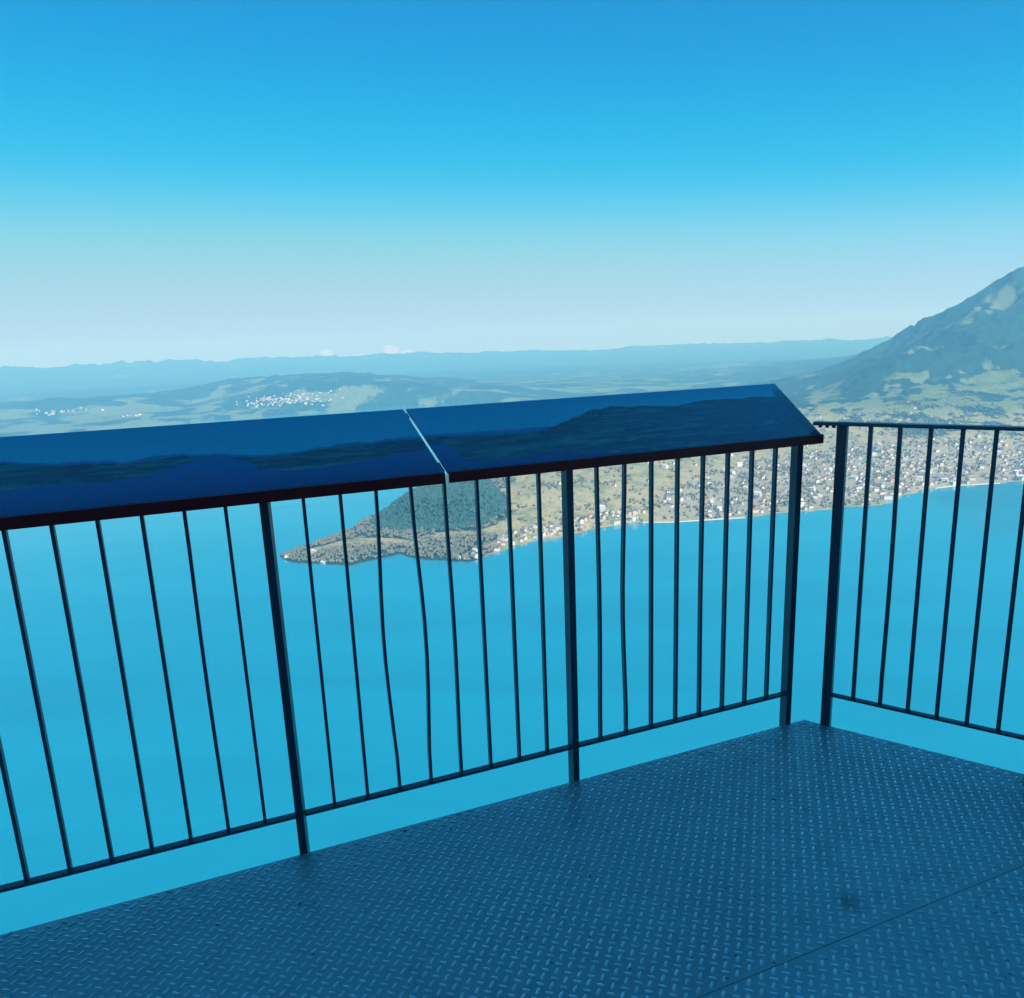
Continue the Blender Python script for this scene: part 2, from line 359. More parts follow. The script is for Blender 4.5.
# ------------------------------------------------------------------ left railing under the boards
def baluster(p, z0, z1, w, d, n_, bend, parent):
    """flat bar; `bend` bows it a little, as the handled bars of the photograph are"""
    mbb = MB(); t = Vector((n_.y,-n_.x,0)); k = 9 if bend else 1; pts = []
    for i in range(k+1):
        s = i/k; off = bend*math.sin(math.pi*s)**2*(1 if s > .2 else .6)
        pts.append(p+t*off+UP*(z0+(z1-z0)*s))
    for i in range(k):
        a, b = pts[i], pts[i+1]
        if not bend: mbb.bar(a, b, w, d, t)
    if bend:
        rows = [[mbb.bm.verts.new(q+t*(x*w/2)+n_*(y*d/2)) for x, y in ((-1,-1),(1,-1),(1,1),(-1,1))] for q in pts]
        for r0, r1 in zip(rows, rows[1:]):
            for i in range(4): mbb.bm.faces.new([r0[i], r0[(i+1)%4], r1[(i+1)%4], r1[i]])
        mbb.bm.faces.new(rows[0][::-1]); mbb.bm.faces.new(rows[-1])
    return mbb.build('baluster', M['rail'], parent)
HR, HB = 1.108, .1305
lr = empty('guard_railing', C0+U1*1.4)
tag(lr, 'dark steel guard railing of thin upright bars under the tilted panorama boards', 'railing')
def part(o, root):
    o.parent = root; o.matrix_parent_inverse = Matrix.Translation(-root.location); return o
NP = 5
bends = {(1,6): -.013, (1,5): .015, (1,4): .005, (0,7): -.010, (0,8): .004, (2,2): -.003, (0,4): -.002}
for k in range(NP):
    p = C0+U1*(D1*k)+N1*.016
    mb = MB(); mb.bar(p-UP*.14, p+UP*HR, .024, .040, Matrix.Rotation(math.radians((-3,4,-13,2,0)[k]), 3, 'Z')@U1); part(mb.build('post', M['post'], None, .0022), lr)
    mb = MB(); mb.bar(p+N1*.021+UP*(HR-.002), p+N1*.44+UP*(HR+.108), .010, .02, U1); part(mb.build('support_arm', M['post']), lr)
for k in range(NP-1):
    for j in range(1,9):
        p = C0+U1*(D1*(k+j/9))+N1*.010
        part(baluster(p, HB, HR, .0090, .017, N1, bends.get((k,j), 0), None), lr)
    mb = MB(); a = C0+U1*(D1*k+.0122); b = C0+U1*(D1*(k+1)-.0122)
    mb.bar(a+N1*.010+UP*(HB-.004), b+N1*.010+UP*(HB-.004), .009, .021, UP); part(mb.build('bottom_rail', M['rail']), lr)

# ------------------------------------------------------------------ right railing
rr = empty('guard_railing', D0+U2*.6)
tag(rr, 'dark steel guard railing with a thin flat handrail and no board, ending at the corner', 'railing')
HR2 = 1.182
for k in range(3):
    p = D0+U2*(B2*7.15*k)+N2*.004
    mb = MB(); mb.bar(p-UP*.14, p+UP*(HR2-.012), .034, .040, U2); part(mb.build('post', M['post'], None, .0025), rr)
for k in range(2):
    for j in range(1,7):
        p = D0+U2*(B2*(7.15*k+j))+N2*.002
        part(baluster(p, HB, HR2-.0118, .0135, .018, N2, {(0,2): .003}.get((k,j), 0), None), rr)
    mb = MB(); a = D0+U2*(B2*7.15*k+.0172); b = D0+U2*(B2*7.15*(k+1)-.0172)
    mb.bar(a+N2*.002+UP*(HB-.004), b+N2*.002+UP*(HB-.004), .009, .021, UP); part(mb.build('bottom_rail', M['rail']), rr)
mb = MB(); mb.bar(D0-U2*.098+UP*(HR2-.006), D0+U2*(B2*14.3+.4)+UP*(HR2-.006), .012, .040, UP); part(mb.build('handrail', M['rail'], None, .0025), rr)
for s in (.030,.052,.075):
    mb = MB(); q = D0-U2*s+UP*(HR2-.0125); mb.cyl(q-UP*.0085, q, .0065, 10); part(mb.build('bolt', M['bolt']), rr)

# ------------------------------------------------------------------ panorama boards
BL, BOUT, BDZ = .5409, .52, .149
VV = (N1*BOUT+UP*BDZ)/BL; FR = C0-N1*.03+UP*1.1415
NB = U1.cross(VV); NB = NB if NB.z > 0 else -NB
def b_pt(al, v, h=0.0): return FR+U1*al+VV*(v*BL)+NB*h
def fbm1(x, seed, s): return fbm(np.asarray(x)*s, np.zeros_like(np.asarray(x))+seed*3.7, seed, 5)-.5
def print_left(al, v):
    sk = np.interp(al, [1.33,1.44,1.60,1.75,1.87,1.96,2.05,2.21,2.36,2.51,2.9,3.4,4.2], [.48,.485,.46,.42,.425,.49,.515,.49,.53,.60,.55,.45,.5])+fbm1(al,1,16)*.07
    hb = np.interp(al, [1.33,1.43,1.62,1.73,1.84,1.86,1.96,2.0,2.13,2.25,2.36,2.5,3,3.6,4.2], [.32,.30,.224,.195,.25,.36,.50,.46,.31,.27,.28,.27,.2,.3,.25])+fbm1(al,2,30)*.03
    back = sk+.035+fbm1(al,5,9)*.05
    return sk, hb, back
def print_right(al, v):
    sk = np.interp(al, [-.4,-.23,-.10,.04,.17,.30,.45,.57,.67,.785,.91,1.01,1.14,1.33], [.68,.69,.735,.74,.765,.68,.735,.78,.715,.58,.465,.43,.46,.50])+fbm1(al,7,18)*.05
    hb = np.interp(al, [-.4,.3,.55,.78,.9,1.0,1.11,1.21,1.25,1.27,1.33], [-.2,-.2,-.05,.04,.10,.115,.08,.078,.15,.40,.38])+fbm1(al,8,26)*.03
    back = np.maximum(sk, np.interp(al, [.0,.8,1.0,1.33], [.3,.50,.52,.53])+fbm1(al,9,10)*.04)
    return sk, hb, back
def panorama_board(end0, end1, fn, label, seed, ins):
    """end0/end1: (front, back) positions along the fence of the right-hand and left-hand ends"""
    root = empty('panorama_board', b_pt((end0[0]+end1[0])/2, .5)); tag(root, label, 'information board', 'tilted panorama boards on the railing')
    na = int((end1[0]-end0[0])/.004); nv = 125
    v, s = np.meshgrid(np.linspace(0,1,nv+1), np.linspace(0,1,na+1), indexing='ij')
    al = (end0[0]+(end0[1]-end0[0])*v)*(1-s)+(end1[0]+(end1[1]-end1[0])*v)*s
    P = np.array(FR)[None,None]+al[...,None]*np.array(U1)+(v*BL)[...,None]*np.array(VV)
    i = np.arange((nv+1)*(na+1)).reshape(nv+1,na+1)
    q = np.stack([i[:-1,:-1], i[:-1,1:], i[1:,1:], i[1:,:-1]], -1).reshape(-1,4)
    n0 = i.size; ring = np.concatenate([i[0,:], i[1:,-1], i[-1,-2::-1], i[-2:0:-1,0]])
    V = P.reshape(-1,3); Vr = V[ring]-np.array(NB)*.007
    m = len(ring); rb = n0+np.arange(m)
    sd = np.stack([ring, np.roll(ring,-1), np.roll(rb,-1), rb], -1)
    me = np_mesh('panel', np.concatenate([V, Vr]), [q[:, ::-1], sd, rb[None]])
    sk, hb, back = fn(al, v)
    # the printed picture itself: pale-to-deep blue sky, far blue range, dark wooded hills, dark lake
    t = np.clip((v-sk)/(1-np.minimum(sk,.95)), 0, 1)[...,None]
    sky = (1-t)*np.array([.012,.235,.320])+t*np.array([.002,.170,.270])
    tex = fbm(al*34, v*70, 31+seed, 5); tx2 = fbm(al*9, v*26, 37+seed, 5)
    hill = np.array([.004,.024,.054])+np.clip((tex-.42)*4.0,0,1)[...,None]*np.array([.012,.034,.008])+np.clip((tx2-.50)*5,0,1)[...,None]*np.array([.016,.056,.042])
    hill = hill*(.8+.5*np.clip((sk-v)/.25,0,1))[...,None]
    lt = np.clip(v/.35, 0, 1)[...,None]
    lake = (1-lt)*np.array([.004,.030,.110])+lt*np.array([.006,.062,.180])
    far = np.array([.006,.095,.200])[None,None]*np.ones_like(sky)
    def edge(a, b, w): return np.clip((b-a)/w+.5, 0, 1)[...,None]
    c = sky; k = edge(v, back, .02); c = c*(1-k)+far*k
    k = edge(v, sk, .012); c = c*(1-k)+hill*k
    k = edge(v, hb+(tex-.5)*.03, .012); c = c*(1-k)+lake*k
    if seed == 1:                                                  # dark blue foreground mountain to the right, a pale patch, a plain margin at the mitred end
        bl = np.clip((.62-al)/.5, 0, 1)[...,None]*edge(v, sk-.06, .1)
        c = c*(1-bl*.6)+np.array([.005,.042,.110])*(bl*.6)
        pale = np.exp(-(((al-.045)/.022)**2+((v-.27+(al-.045)*1.2)/.045)**2)*1.2)[...,None]*np.clip((tex-.3)*3,0,1)[...,None]
        c = c*(1-pale*.8)+np.array([.07,.20,.34])*pale*.8
        mg = np.clip((.05-(al-(end0[0]+(end0[1]-end0[0])*v)))/.006+.5, 0, 1)[...,None]*np.clip((.92-v)/.1,0,1)[...,None]
        c = c*(1-mg*.8)+np.array([.004,.028,.060])*mg*.8
    c = c*1.75*(.93+.14*fbm(al*160, v*80, 51+seed, 2))[...,None]
    cc = np.concatenate([c.reshape(-1,3), np.tile(np.array([[.006,.02,.045]]), (m,1))])
    at = me.attributes.new('print', 'FLOAT_COLOR', 'POINT'); at.data.foreach_set('color', np.concatenate([cc, np.ones((len(cc),1))],1).astype(np.float32).ravel())
    part(link('panel', me, M['print']), root)
    mb = MB()                                                      # maroon steel lip along the lower edge
    f0, f1 = end0[0], end1[0]
    P8 = [FR+U1*f+N1*o+UP*z for f in (f0, f1) for o, z in ((-.0145,.001),(-.0025,.001),(-.0025,-.0315),(-.0145,-.0315))]
    mb.hull(P8, [(0,1,2,3),(7,6,5,4),(0,4,5,1),(1,5,6,2),(2,6,7,3),(3,7,4,0)]); part(mb.build('lower_lip', M['lip'], None, .0025), root)
    mb = MB()                                                      # shallow steel tray under the sheet
    P8 = [b_pt(e[0]+(e[1]-e[0])*vv+sg, vv, h) for h in (-.0075,-.026) for e, vv, sg in ((end0,.012,ins[0]),(end1,.012,-ins[1]),(end1,.985,-ins[1]),(end0,.985,ins[0]))]
    mb.hull(P8, [(0,1,2,3),(7,6,5,4),(0,4,5,1),(1,5,6,2),(2,6,7,3),(3,7,4,0)]); part(mb.build('tray', M['frame'], None, .002), root)
    return root
GAP = 1.331
lb = panorama_board((GAP+.0055,GAP+.0055), (4.05,4.05), print_left, 'long tilted board printed with a dark blue lake panorama, left of the slit', 0, (.05,.004))
rb_ = panorama_board((-.064,-.292), (GAP-.0055,GAP-.0055), print_right, 'tilted board with a mitred right end, printed with one big dark mountain', 1, (.004,.05))
for v0, v1 in ((.06,.17),(.90,.975)):                              # small joining plates across the slit
    mb = MB(); mb.bar(b_pt(GAP,v0,-.0165), b_pt(GAP,v1,-.0165), .0105, .013, U1); part(mb.build('joining_plate', M['frame']), lb)

# ------------------------------------------------------------------ unseen lift station added behind the viewer to shade the platform, on its rock
st = empty('shade_station', (0,-9,0)); tag(st, 'tall dark concrete lift station out of view, added to shade the viewing platform', 'building')
mb = MB(); mb.prism([(-6,-12),(16,-12),(16,-6.02),(-6,-6.02)], -.2, 12.0); part(mb.build('wall', M['concrete']), st)
mb = MB(); mb.prism([(-6.4,-12.4),(16.4,-12.4),(16.4,-5.6),(-6.4,-5.6)], 12.003, 12.4); part(mb.build('roof', M['post']), st)
mb = MB(); mb.prism([(-1,-6.017),(1,-6.017),(1,-5.96),(-1,-5.96)], .01, 2.3); part(mb.build('door', M['glass']), st)
nz, na = 14, 40
Vr = []
for k in range(nz):
    for j in range(na):
        an = 2*math.pi*j/na; zz = -.35-60*(k/(nz-1))**1.3; rad = 5.5+.55*abs(zz)+random.uniform(-.5,.5)*(1+.03*abs(zz))
        Vr.append((rad*math.cos(an)*1.15, -8+min(rad*math.sin(an), 6.5+.05*abs(zz)), zz))
Vr.append((0,-8,-.3))
i = np.arange(nz*na).reshape(nz,na)
q = np.stack([i[:-1], np.roll(i[:-1],-1,1), np.roll(i[1:],-1,1), i[1:]], -1).reshape(-1,4)[:, ::-1]
tri = np.stack([i[0], np.roll(i[0],-1), np.full(na, nz*na)], -1)
tag(link('rock_summit', np_mesh('rock_summit', np.array(Vr), [q, tri]), M['rock']), kind='structure')

# ------------------------------------------------------------------ ground sheet, lake
MEADOW = [(3213,5799,167,106),(3972,5919,119,120),(3684,5860,77,77),(2421,4698,162,222),(2770,4779,123,217),(2669,4408,144,174),(2311,5420,41,600),(2112,4797,66,225),(2622,5767,35,271),(3364,4933,133,127),(3139,4735,95,135),(3119,4411,106,185),(2307,4570,129,117),(1932,4748,86,204),(2834,5151,99,60),(3529,5686,93,65),(3508,5283,89,37)]
STRIP = [(-705,2430),(-650,2490),(-560,2525),(-450,2490),(-370,2470),(-270,2540),(-170,2570),(-60,2590),(60,2640)]
def cover(x, y, h, sd):
    """0 = meadow ... 1 = forest"""
    r = np.hypot(x, y)
    c = .42+(fbm(x/330, y/330, 71, 5)-.5)*2.0
    mt = sstep(70, 240, h)*sstep(3900, 4700, r)*sstep(500, 1500, x)
    c = c+mt*(.74+(fbm(x/240, y/240, 73, 6, .6)-.5)*2.2+(fbm((x-y)/520, (x+y)/75, 75, 4)-.5)*1.0)
    wob = (fbm(x/70, y/70, 77, 6, .62)-.5)*4.2
    for mx, my, ra, rr_ in MEADOW:
        ca, sa = math.cos(math.atan2(mx,my)), math.sin(math.atan2(mx,my))
        u = ((x-mx)*ca-(y-my)*sa)/(ra*1.15); w = ((x-mx)*sa+(y-my)*ca)/(rr_*1.15)
        c = c-.95*sstep(1.7, .35, np.hypot(u,w)+wob)
    # the wooded knoll on the peninsula, and the bare slopes east of it
    kn = np.hypot((x+290)/250, (y-2860)/245)+(fbm(x/80, y/80, 79, 3)-.5)*.35
    c = c+1.1*sstep(1.15, .95, kn)
    near = 1-sstep(4200, 5200, r)
    c = c-.55*sstep(1.0, 1.3, kn)*sstep(-150, 50, x)*near
    c = c+.34*(x < -60)*(kn > 1.0)*(r < 3200)
    ds = np.full(np.shape(x), 1e9)
    for (ax, ay), (bx, by) in zip(STRIP, STRIP[1:]):
        tt = np.clip(((x-ax)*(bx-ax)+(y-ay)*(by-ay))/((bx-ax)**2+(by-ay)**2), 0, 1); ds = np.minimum(ds, np.hypot(x-ax-tt*(bx-ax), y-ay-tt*(by-ay)))
    c = c-.95*sstep(56, 26, ds+(fbm(x/40, y/40, 85, 3)-.5)*40)
    far = sstep(6500, 8000, r)*(1-mt)
    ff = .50+(fbm(x/330, y/240, 83, 5)-.5)*3.4+(fbm(x/1500, y/1100, 89, 3)-.5)*1.2+.12+.5*np.where(x < -4200, sstep(140, 190, h), sstep(270, 330, h))*sstep(16500, 15000, r)+.30*sstep(-1800, -900, x)*sstep(7600, 8400, r)+.9*sstep(15500, 17000, r)-.18*sstep(100, 60, h)*sstep(13000, 11000, r)
    return np.clip(c*(1-far)+ff*far, -.6, 1.6)
TOWN = np.array([(560,2690),(1098,2740),(1480,2800),(1850,3070),(2300,3130),(2900,3260),(2900,3700),(2300,3900),(1900,3900),(1500,3800),(1150,3560),(850,3250),(640,2960)], float)
def in_poly(x, y, poly):
    ins = np.zeros(np.shape(x), bool)
    for i in range(len(poly)):
        ax, ay = poly[i]; bx, by = poly[(i+1) % len(poly)]
        if ay != by: ins ^= ((ay > y) != (by > y)) & (x < (bx-ax)*(y-ay)/(by-ay)+ax)
    return ins
azs = np.radians(np.linspace(-62, 62, 1000)); rs = np.concatenate([np.geomspace(1200, 2100, 30)[:-1], np.geomspace(2100, 26000, 620)])
RR, AA = np.meshgrid(rs, azs, indexing='ij'); X, Y = RR*np.sin(AA), RR*np.cos(AA)
Hh, SD = ground(X, Y)
cov = cover(X, Y, Hh, SD)
# tree-top roughness of the forest
Hh = Hh+np.where((SD > 8) & (RR < 9000), np.clip(cov-.35,0,.6)*(fbm(X/22, Y/22, 91, 2)-.2)*26*sstep(4300,5200,RR), 0)
tw = in_poly(X, Y, TOWN)*np.clip((SD-6)/20,0,1)
V = np.stack([X, Y, Hh+LAKE_Z], -1).reshape(-1,3)
i = np.arange(RR.size).reshape(RR.shape)
q = np.stack([i[:-1,:-1], i[:-1,1:], i[1:,1:], i[1:,:-1]], -1).reshape(-1,4)[:, ::-1]
me = np_mesh('ground', V, q, smooth=True)
dry = (1-sstep(110, 240, Hh))*(1-sstep(5000, 8000, RR))
for nm, arr in (('cover', cov), ('built', tw), ('dry', dry)):
    at = me.attributes.new(nm, 'FLOAT', 'POINT'); at.data.foreach_set('value', arr.astype(np.float32).ravel())
tag(link('ground', me, M['ground']), kind='structure')
n = 160; ang = np.linspace(0, 2*np.pi, n, endpoint=False)
rad = np.array([60, 400, 1200, 2500, 5000, 10000, 25900.])
Vw = np.concatenate([[(0,0,LAKE_Z)]]+[np.stack([r_*np.sin(ang), np.clip(r_*np.cos(ang), -2900, None), np.full(n, LAKE_Z)], -1) for r_ in rad])
i = 1+np.arange(len(rad)*n).reshape(len(rad), n)
q = np.stack([i[:-1], i[1:], np.roll(i[1:],-1,1), np.roll(i[:-1],-1,1)], -1).reshape(-1,4)
tri = np.stack([np.zeros(n,int), i[0], np.roll(i[0],-1)], -1)
tag(link('lake_water', np_mesh('lake_water', Vw, [q[:, ::-1], tri[:, ::-1]]), M['water']), kind='structure')

def gz(x, y):
    h, sd = ground(np.array([x], float), np.array([y], float)); return float(h[0])+LAKE_Z, float(sd[0])

# ------------------------------------------------------------------ trees that read as woods: one mass each
def tree_mass(name, label, pts, mat, rmin, rmax, hmin, hmax, conic):
    """pts: (n,3) feet; each tree is a jagged twenty-faced crown on a stub"""
    n = len(pts); ph = (1+5**.5)/2
    B = np.array([(-1,ph,0),(1,ph,0),(-1,-ph,0),(1,-ph,0),(0,-1,ph),(0,1,ph),(0,-1,-ph),(0,1,-ph),(ph,0,-1),(ph,0,1),(-ph,0,-1),(-ph,0,1)])/math.hypot(1,ph)
    F = np.array([(0,11,5),(0,5,1),(0,1,7),(0,7,10),(0,10,11),(1,5,9),(5,11,4),(11,10,2),(10,7,6),(7,1,8),(3,9,4),(3,4,2),(3,2,6),(3,6,8),(3,8,9),(4,9,5),(2,4,11),(6,2,10),(8,6,7),(9,8,1)])
    r = rng.uniform(rmin, rmax, n); h = rng.uniform(hmin, hmax, n)*(r/rmax)**.4
    Vt = B[None]*(1+rng.uniform(-.28,.28,(n,12,1)))
    zt = Vt[:,:,2].copy()
    if conic: Vt[:,:,:2] *= (1-.75*np.clip(zt,-.2,1))[:,:,None]
    Vt = np.stack([Vt[:,:,0]*r[:,None], Vt[:,:,1]*r[:,None], (zt*.5+.56)*h[:,None]], -1)
    a = rng.uniform(0, 6.28, n); ca, sa = np.cos(a)[:,None], np.sin(a)[:,None]
    Vt = np.stack([Vt[:,:,0]*ca-Vt[:,:,1]*sa, Vt[:,:,0]*sa+Vt[:,:,1]*ca, Vt[:,:,2]], -1)+pts[:,None,:]
    me = np_mesh(name, Vt.reshape(-1,3), (F[None]+(np.arange(n)*12)[:,None,None]).reshape(-1,3))
    return tag(link(name, me, mat), label, 'woodland', kind='stuff')
def scatter(n, x0, x1, y0, y1):
    x = rng.uniform(x0, x1, n); y = rng.uniform(y0, y1, n); h, sd = ground(x, y); return x, y, h, sd
x, y, h, sd = scatter(30000, -840, 140, 2240, 3250)
c = cover(x, y, h, sd); k = (sd > 4) & (c+(fbm(x/26,y/26,95,2)-.5)*.9 > .60) & ((np.hypot((x+290)/250, (y-2860)/245) < 1.1) | (rng.random(len(x)) < .36))
pw = np.stack([x, y, h+LAKE_Z-.6], -1)[k]
kn = np.hypot((pw[:,0]+290)/250, (pw[:,1]-2860)/245) < 1.12+rng.normal(0,.06,len(pw))
tree_mass('woodland', 'dark conifer wood covering the knoll of the peninsula', pw[kn], M['conifer'], 4, 7, 13, 24, True)
tree_mass('woodland', 'brown leafless wood along the low tongue of the peninsula', pw[~kn], M['wood'], 3.5, 6.5, 9, 16, False)
x, y, h, sd = scatter(26000, 20, 3000, 2420, 4700)
c = cover(x, y, h, sd); nz_ = fbm(x/45, y/45, 97, 3)
tn = in_poly(x, y, TOWN)
k = (sd > 5) & (((c > .50) & (nz_ > .40) & ~tn) | (tn & (nz_ > .44) & (rng.random(len(x)) < .45)) | (nz_ > .66))
tree_mass('woodland', 'scattered brown and green trees between the houses and fields of the far shore', np.stack([x, y, h+LAKE_Z-.6], -1)[k], M['wood'], 3, 6, 7, 15, False)

# ------------------------------------------------------------------ houses
def house_mesh(w, l, hw, hr):
    o = .7
    V = [(-w/2,-l/2,-2),(w/2,-l/2,-2),(w/2,l/2,-2),(-w/2,l/2,-2),(-w/2,-l/2,hw),(w/2,-l/2,hw),(w/2,l/2,hw),(-w/2,l/2,hw),(0,-l/2,hw+hr),(0,l/2,hw+hr)]
    F = [[0,1,5,8,4],[2,3,7,9,6],[1,2,6,5],[3,0,4,7]]
    s = hr/(w/2); t = .35; nv = len(V)
    for sg in (-1, 1):
        b = len(V); ex = sg*(w/2+o)
        for yy in (-l/2-o, l/2+o):
            V += [(0,yy,hw+hr+.05),(ex,yy,hw-o*s+.05),(ex,yy,hw-o*s+.05+t),(0,yy,hw+hr+.05+t)]
        F += [[b,b+1,b+2,b+3],[b+7,b+6,b+5,b+4],[b+3,b+2,b+6,b+7],[b+1,b,b+4,b+5],[b+2,b+1,b+5,b+6]]
    return V, F
def house(name, w, l, hw, hr, wm, rm):
    V, F = house_mesh(w, l, hw, hr); me = bpy.data.meshes.new(name); me.from_pydata(V, [], F); me.update()
    me.materials.append(WALLS[wm]); me.materials.append(ROOFS[rm])
    me.polygons.foreach_set('material_index', [0]*4+[1]*10)
    bm = bmesh.new(); bm.from_mesh(me); bmesh.ops.recalc_face_normals(bm, faces=bm.faces); bm.to_mesh(me); bm.free()
    return me
WN = ['white','cream','grey','brown timber','pink']; RN = ['red tiled','brown tiled','grey','pale sheet']
KINDS = [(11,13,8,4,0,1),(10,12,7,4,0,0),(12,16,9,4.5,0,2),(11,14,8,4,1,1),(10,13,6.5,4,1,0),(13,20,10,4,0,3),(10,12,6,4,3,1),(14,24,11,4,1,2),(11,12,8,4,2,2),(12,15,9,4,4,0)]
SIZEW = {5:'long', 7:'big long', 2:'tall'}
meshes = [house('house', *k) for k in KINDS]
def spots(n, x, y, sd, ok, mind):
    out = []; cell = {}
    for a, b, s, g in zip(x, y, sd, ok):
        if not g: continue
        ca, cb = int(a//mind), int(b//mind)
        if any((a-u)**2+(b-v)**2 < mind*mind for i in (-1,0,1) for j in (-1,0,1) for u, v in cell.get((ca+i,cb+j), ())): continue
        cell.setdefault((ca,cb), []).append((a,b)); out.append((a,b))
        if len(out) >= n: break
    return out
x, y, h, sd = scatter(9000, 540, 2950, 2660, 3950)
den = np.clip(1.15-sd/900, .12, 1)*(-.35+2.3*fbm(x/150, y/150, 101, 3))
town = spots(500, x, y, sd, (sd > 12) & in_poly(x, y, TOWN) & (rng.random(len(x)) < den), 21)
x, y, h, sd = scatter(1500, -190, 520, 2250, 2860)
strip = spots(80, x, y, sd, (sd > 9) & (sd < 95) & (rng.random(len(x)) < np.where(x > -60, .9, .35)), 20)
x, y, h, sd = scatter(900, 60, 2600, 2700, 4700)
farm = spots(70, x, y, sd, (sd > 120) & (h < 260) & ~in_poly(x, y, TOWN), 90)
def best(p): return math.hypot(*p)
vis = lambda p: -.36 < math.atan2(p[0], p[1]) < .66
town.sort(key=best)
single = [(p, 'town') for p in town if vis(p)][:205]+[(p, 'shore') for p in strip][:60]+[(p, 'farm') for p in farm if vis(p)][:30]
picked = {p for p, _ in single}
WHERE = {'town': 'in the lakeside town across the water', 'shore': 'in the row along the peninsula shore', 'farm': 'standing alone among the hillside meadows'}
GROUP = {'town': 'houses of the lakeside town', 'shore': 'houses along the peninsula shore', 'farm': 'farmhouses among the meadows'}
for p, kd in single:
    ki = random.choices(range(len(KINDS)), (5,5,3,5,4,2,2,1.2,3,1))[0]
    if kd == 'farm': ki = random.choice((0,1,3,6))
    z, s = gz(*p)
    o = bpy.data.objects.new('house', meshes[ki]); o.location = (p[0], p[1], z); o.rotation_euler = (0,0,random.uniform(0,math.pi))
    o.scale = (random.uniform(1.0,1.4),)*3; COL.objects.link(o)
    sz = SIZEW.get(ki, 'small')
    tag(o, '%s %s house with a %s roof %s' % (sz, WN[KINDS[ki][4]], RN[KINDS[ki][5]], WHERE[kd]), 'house', GROUP[kd])
def house_mass(name, label, pts, smin, smax):
    Vs, Fs, Ms = [], [], []; b = 0
    for p in pts:
        k = KINDS[random.randrange(len(KINDS))]; V_, F_ = house_mesh(*k[:4]); a = random.uniform(0, math.pi); ca, sa = math.cos(a), math.sin(a); s = random.uniform(smin, smax)
        z, _ = gz(*p)
        Vs += [(p[0]+s*(vx*ca-vy*sa), p[1]+s*(vx*sa+vy*ca), z+s*vz) for vx, vy, vz in V_]
        Fs += [[i+b for i in f] for f in F_]; Ms += [k[4]]*4+[len(WALLS)+k[5]]*10; b += len(V_)
    me = bpy.data.meshes.new(name); me.from_pydata(Vs, [], Fs); me.update()
    o = link(name, me, WALLS+ROOFS); me.polygons.foreach_set('material_index', Ms)
    bm = bmesh.new(); bm.from_mesh(me); bmesh.ops.recalc_face_normals(bm, faces=bm.faces); bm.to_mesh(me); bm.free()
    return tag(o, label, 'houses', kind='stuff')
house_mass('houses', 'farther crowded houses of the lakeside town below the mountain', [p for p in town+strip+farm if p not in picked], .9, 1.25)
fx = np.concatenate([rng.normal(-2880,190,100), rng.normal(-2420,150,50), rng.normal(-5450,260,34), rng.normal(-4350,70,14)])
fy = np.concatenate([rng.normal(8830,80,100), rng.normal(8850,70,50), rng.normal(8880,70,34), rng.normal(8400,60,14)])
_, sdd = ground(fx, fy)
house_mass('houses', 'pale specks of villages on the far hills beyond the lake', [(a,b) for a, b, s in zip(fx, fy, sdd) if s > 20], .9, 1.5)

def big_house(loc, rz, w, l, hw, hr, wm, rm, label, cat='house', name='house'):
    z, s = gz(*loc); root = empty(name, (loc[0],loc[1],z), rz); tag(root, label, cat)
    V_, F_ = house_mesh(w, l, hw, hr)
    for nm, fs, m in (('wall', F_[:4], WALLS[wm]), ('roof', F_[4:], ROOFS[rm])):
        mbb = MB(); used = sorted({i for f in fs for i in f}); mp_ = {u: k for k, u in enumerate(used)}
        mbb.hull([V_[u] for u in used], [[mp_[i] for i in f] for f in fs]); mbb.build(nm, m, root)
    mbb = MB()
    for sg in (-1, 1):
        for r_ in range(max(1, int(hw//3))):
            for c_ in range(int(l//4)):
                yy = -l/2+2+c_*4; zz = 1+r_*3; xx = sg*(w/2+.02)
                mbb.hull([(xx,yy-.6,zz),(xx,yy+.6,zz),(xx,yy+.6,zz+1.4),(xx,yy-.6,zz+1.4)], [(0,1,2,3)])
    mbb.build('window', M['glass'], root)
    return root
big_house((-790,2392), .5, 14, 18, 8, 4, 0, 0, 'white house with a red roof at the very tip of the peninsula')
big_house((-700,2415), 1.0, 13, 16, 9, 4, 0, 3, 'white house with a pale roof showing above the trees of the peninsula tongue')
big_house((-640,2306), .9, 9, 20, 4, 3, 0, 3, 'low white boathouse at the water below the peninsula wood', 'boathouse', 'boathouse')
big_house((350,2790), 1.2, 24, 40, 17, 6, 0, 3, 'tall bright white hotel above the shore left of the town', 'hotel', 'hotel')
big_house((2330,3190), 1.4, 22, 60, 12, 5, 1, 3, 'long cream hotel by the water at the right end of the town', 'hotel', 'hotel')
big_house((1560,2900), 1.5, 18, 34, 14, 5, 0, 2, 'large white hotel with a grey roof on the town waterfront', 'hotel', 'hotel')
big_house((1720,3160), 1.1, 20, 32, 16, 5, 4, 0, 'large pink house standing out above the town waterfront')
big_house((960,2760), 1.7, 16, 30, 12, 5, 1, 0, 'long cream waterfront house with a red roof by the quay')
big_house((180,2545), 1.1, 16, 26, 12, 5, 1, 1, 'biggest cream house of the peninsula shore row')
def quay(pts, label):
    mbb = MB()
    for (ax, ay), (bx, by) in zip(pts, pts[1:]):
        mbb.bar((ax,ay,LAKE_Z+.2), (bx,by,LAKE_Z+.2), 3.6, 5.0, UP)
    tag(mbb.build('quay_wall', M['stone']), label, 'quay wall')
quay([(500,2682),(597,2668),(723,2676),(900,2692)], 'pale stone quay wall along the water in front of the green park')
quay([(1860,3074),(1990,3112),(2180,3124)], 'pale stone quay wall at the right end of the town')

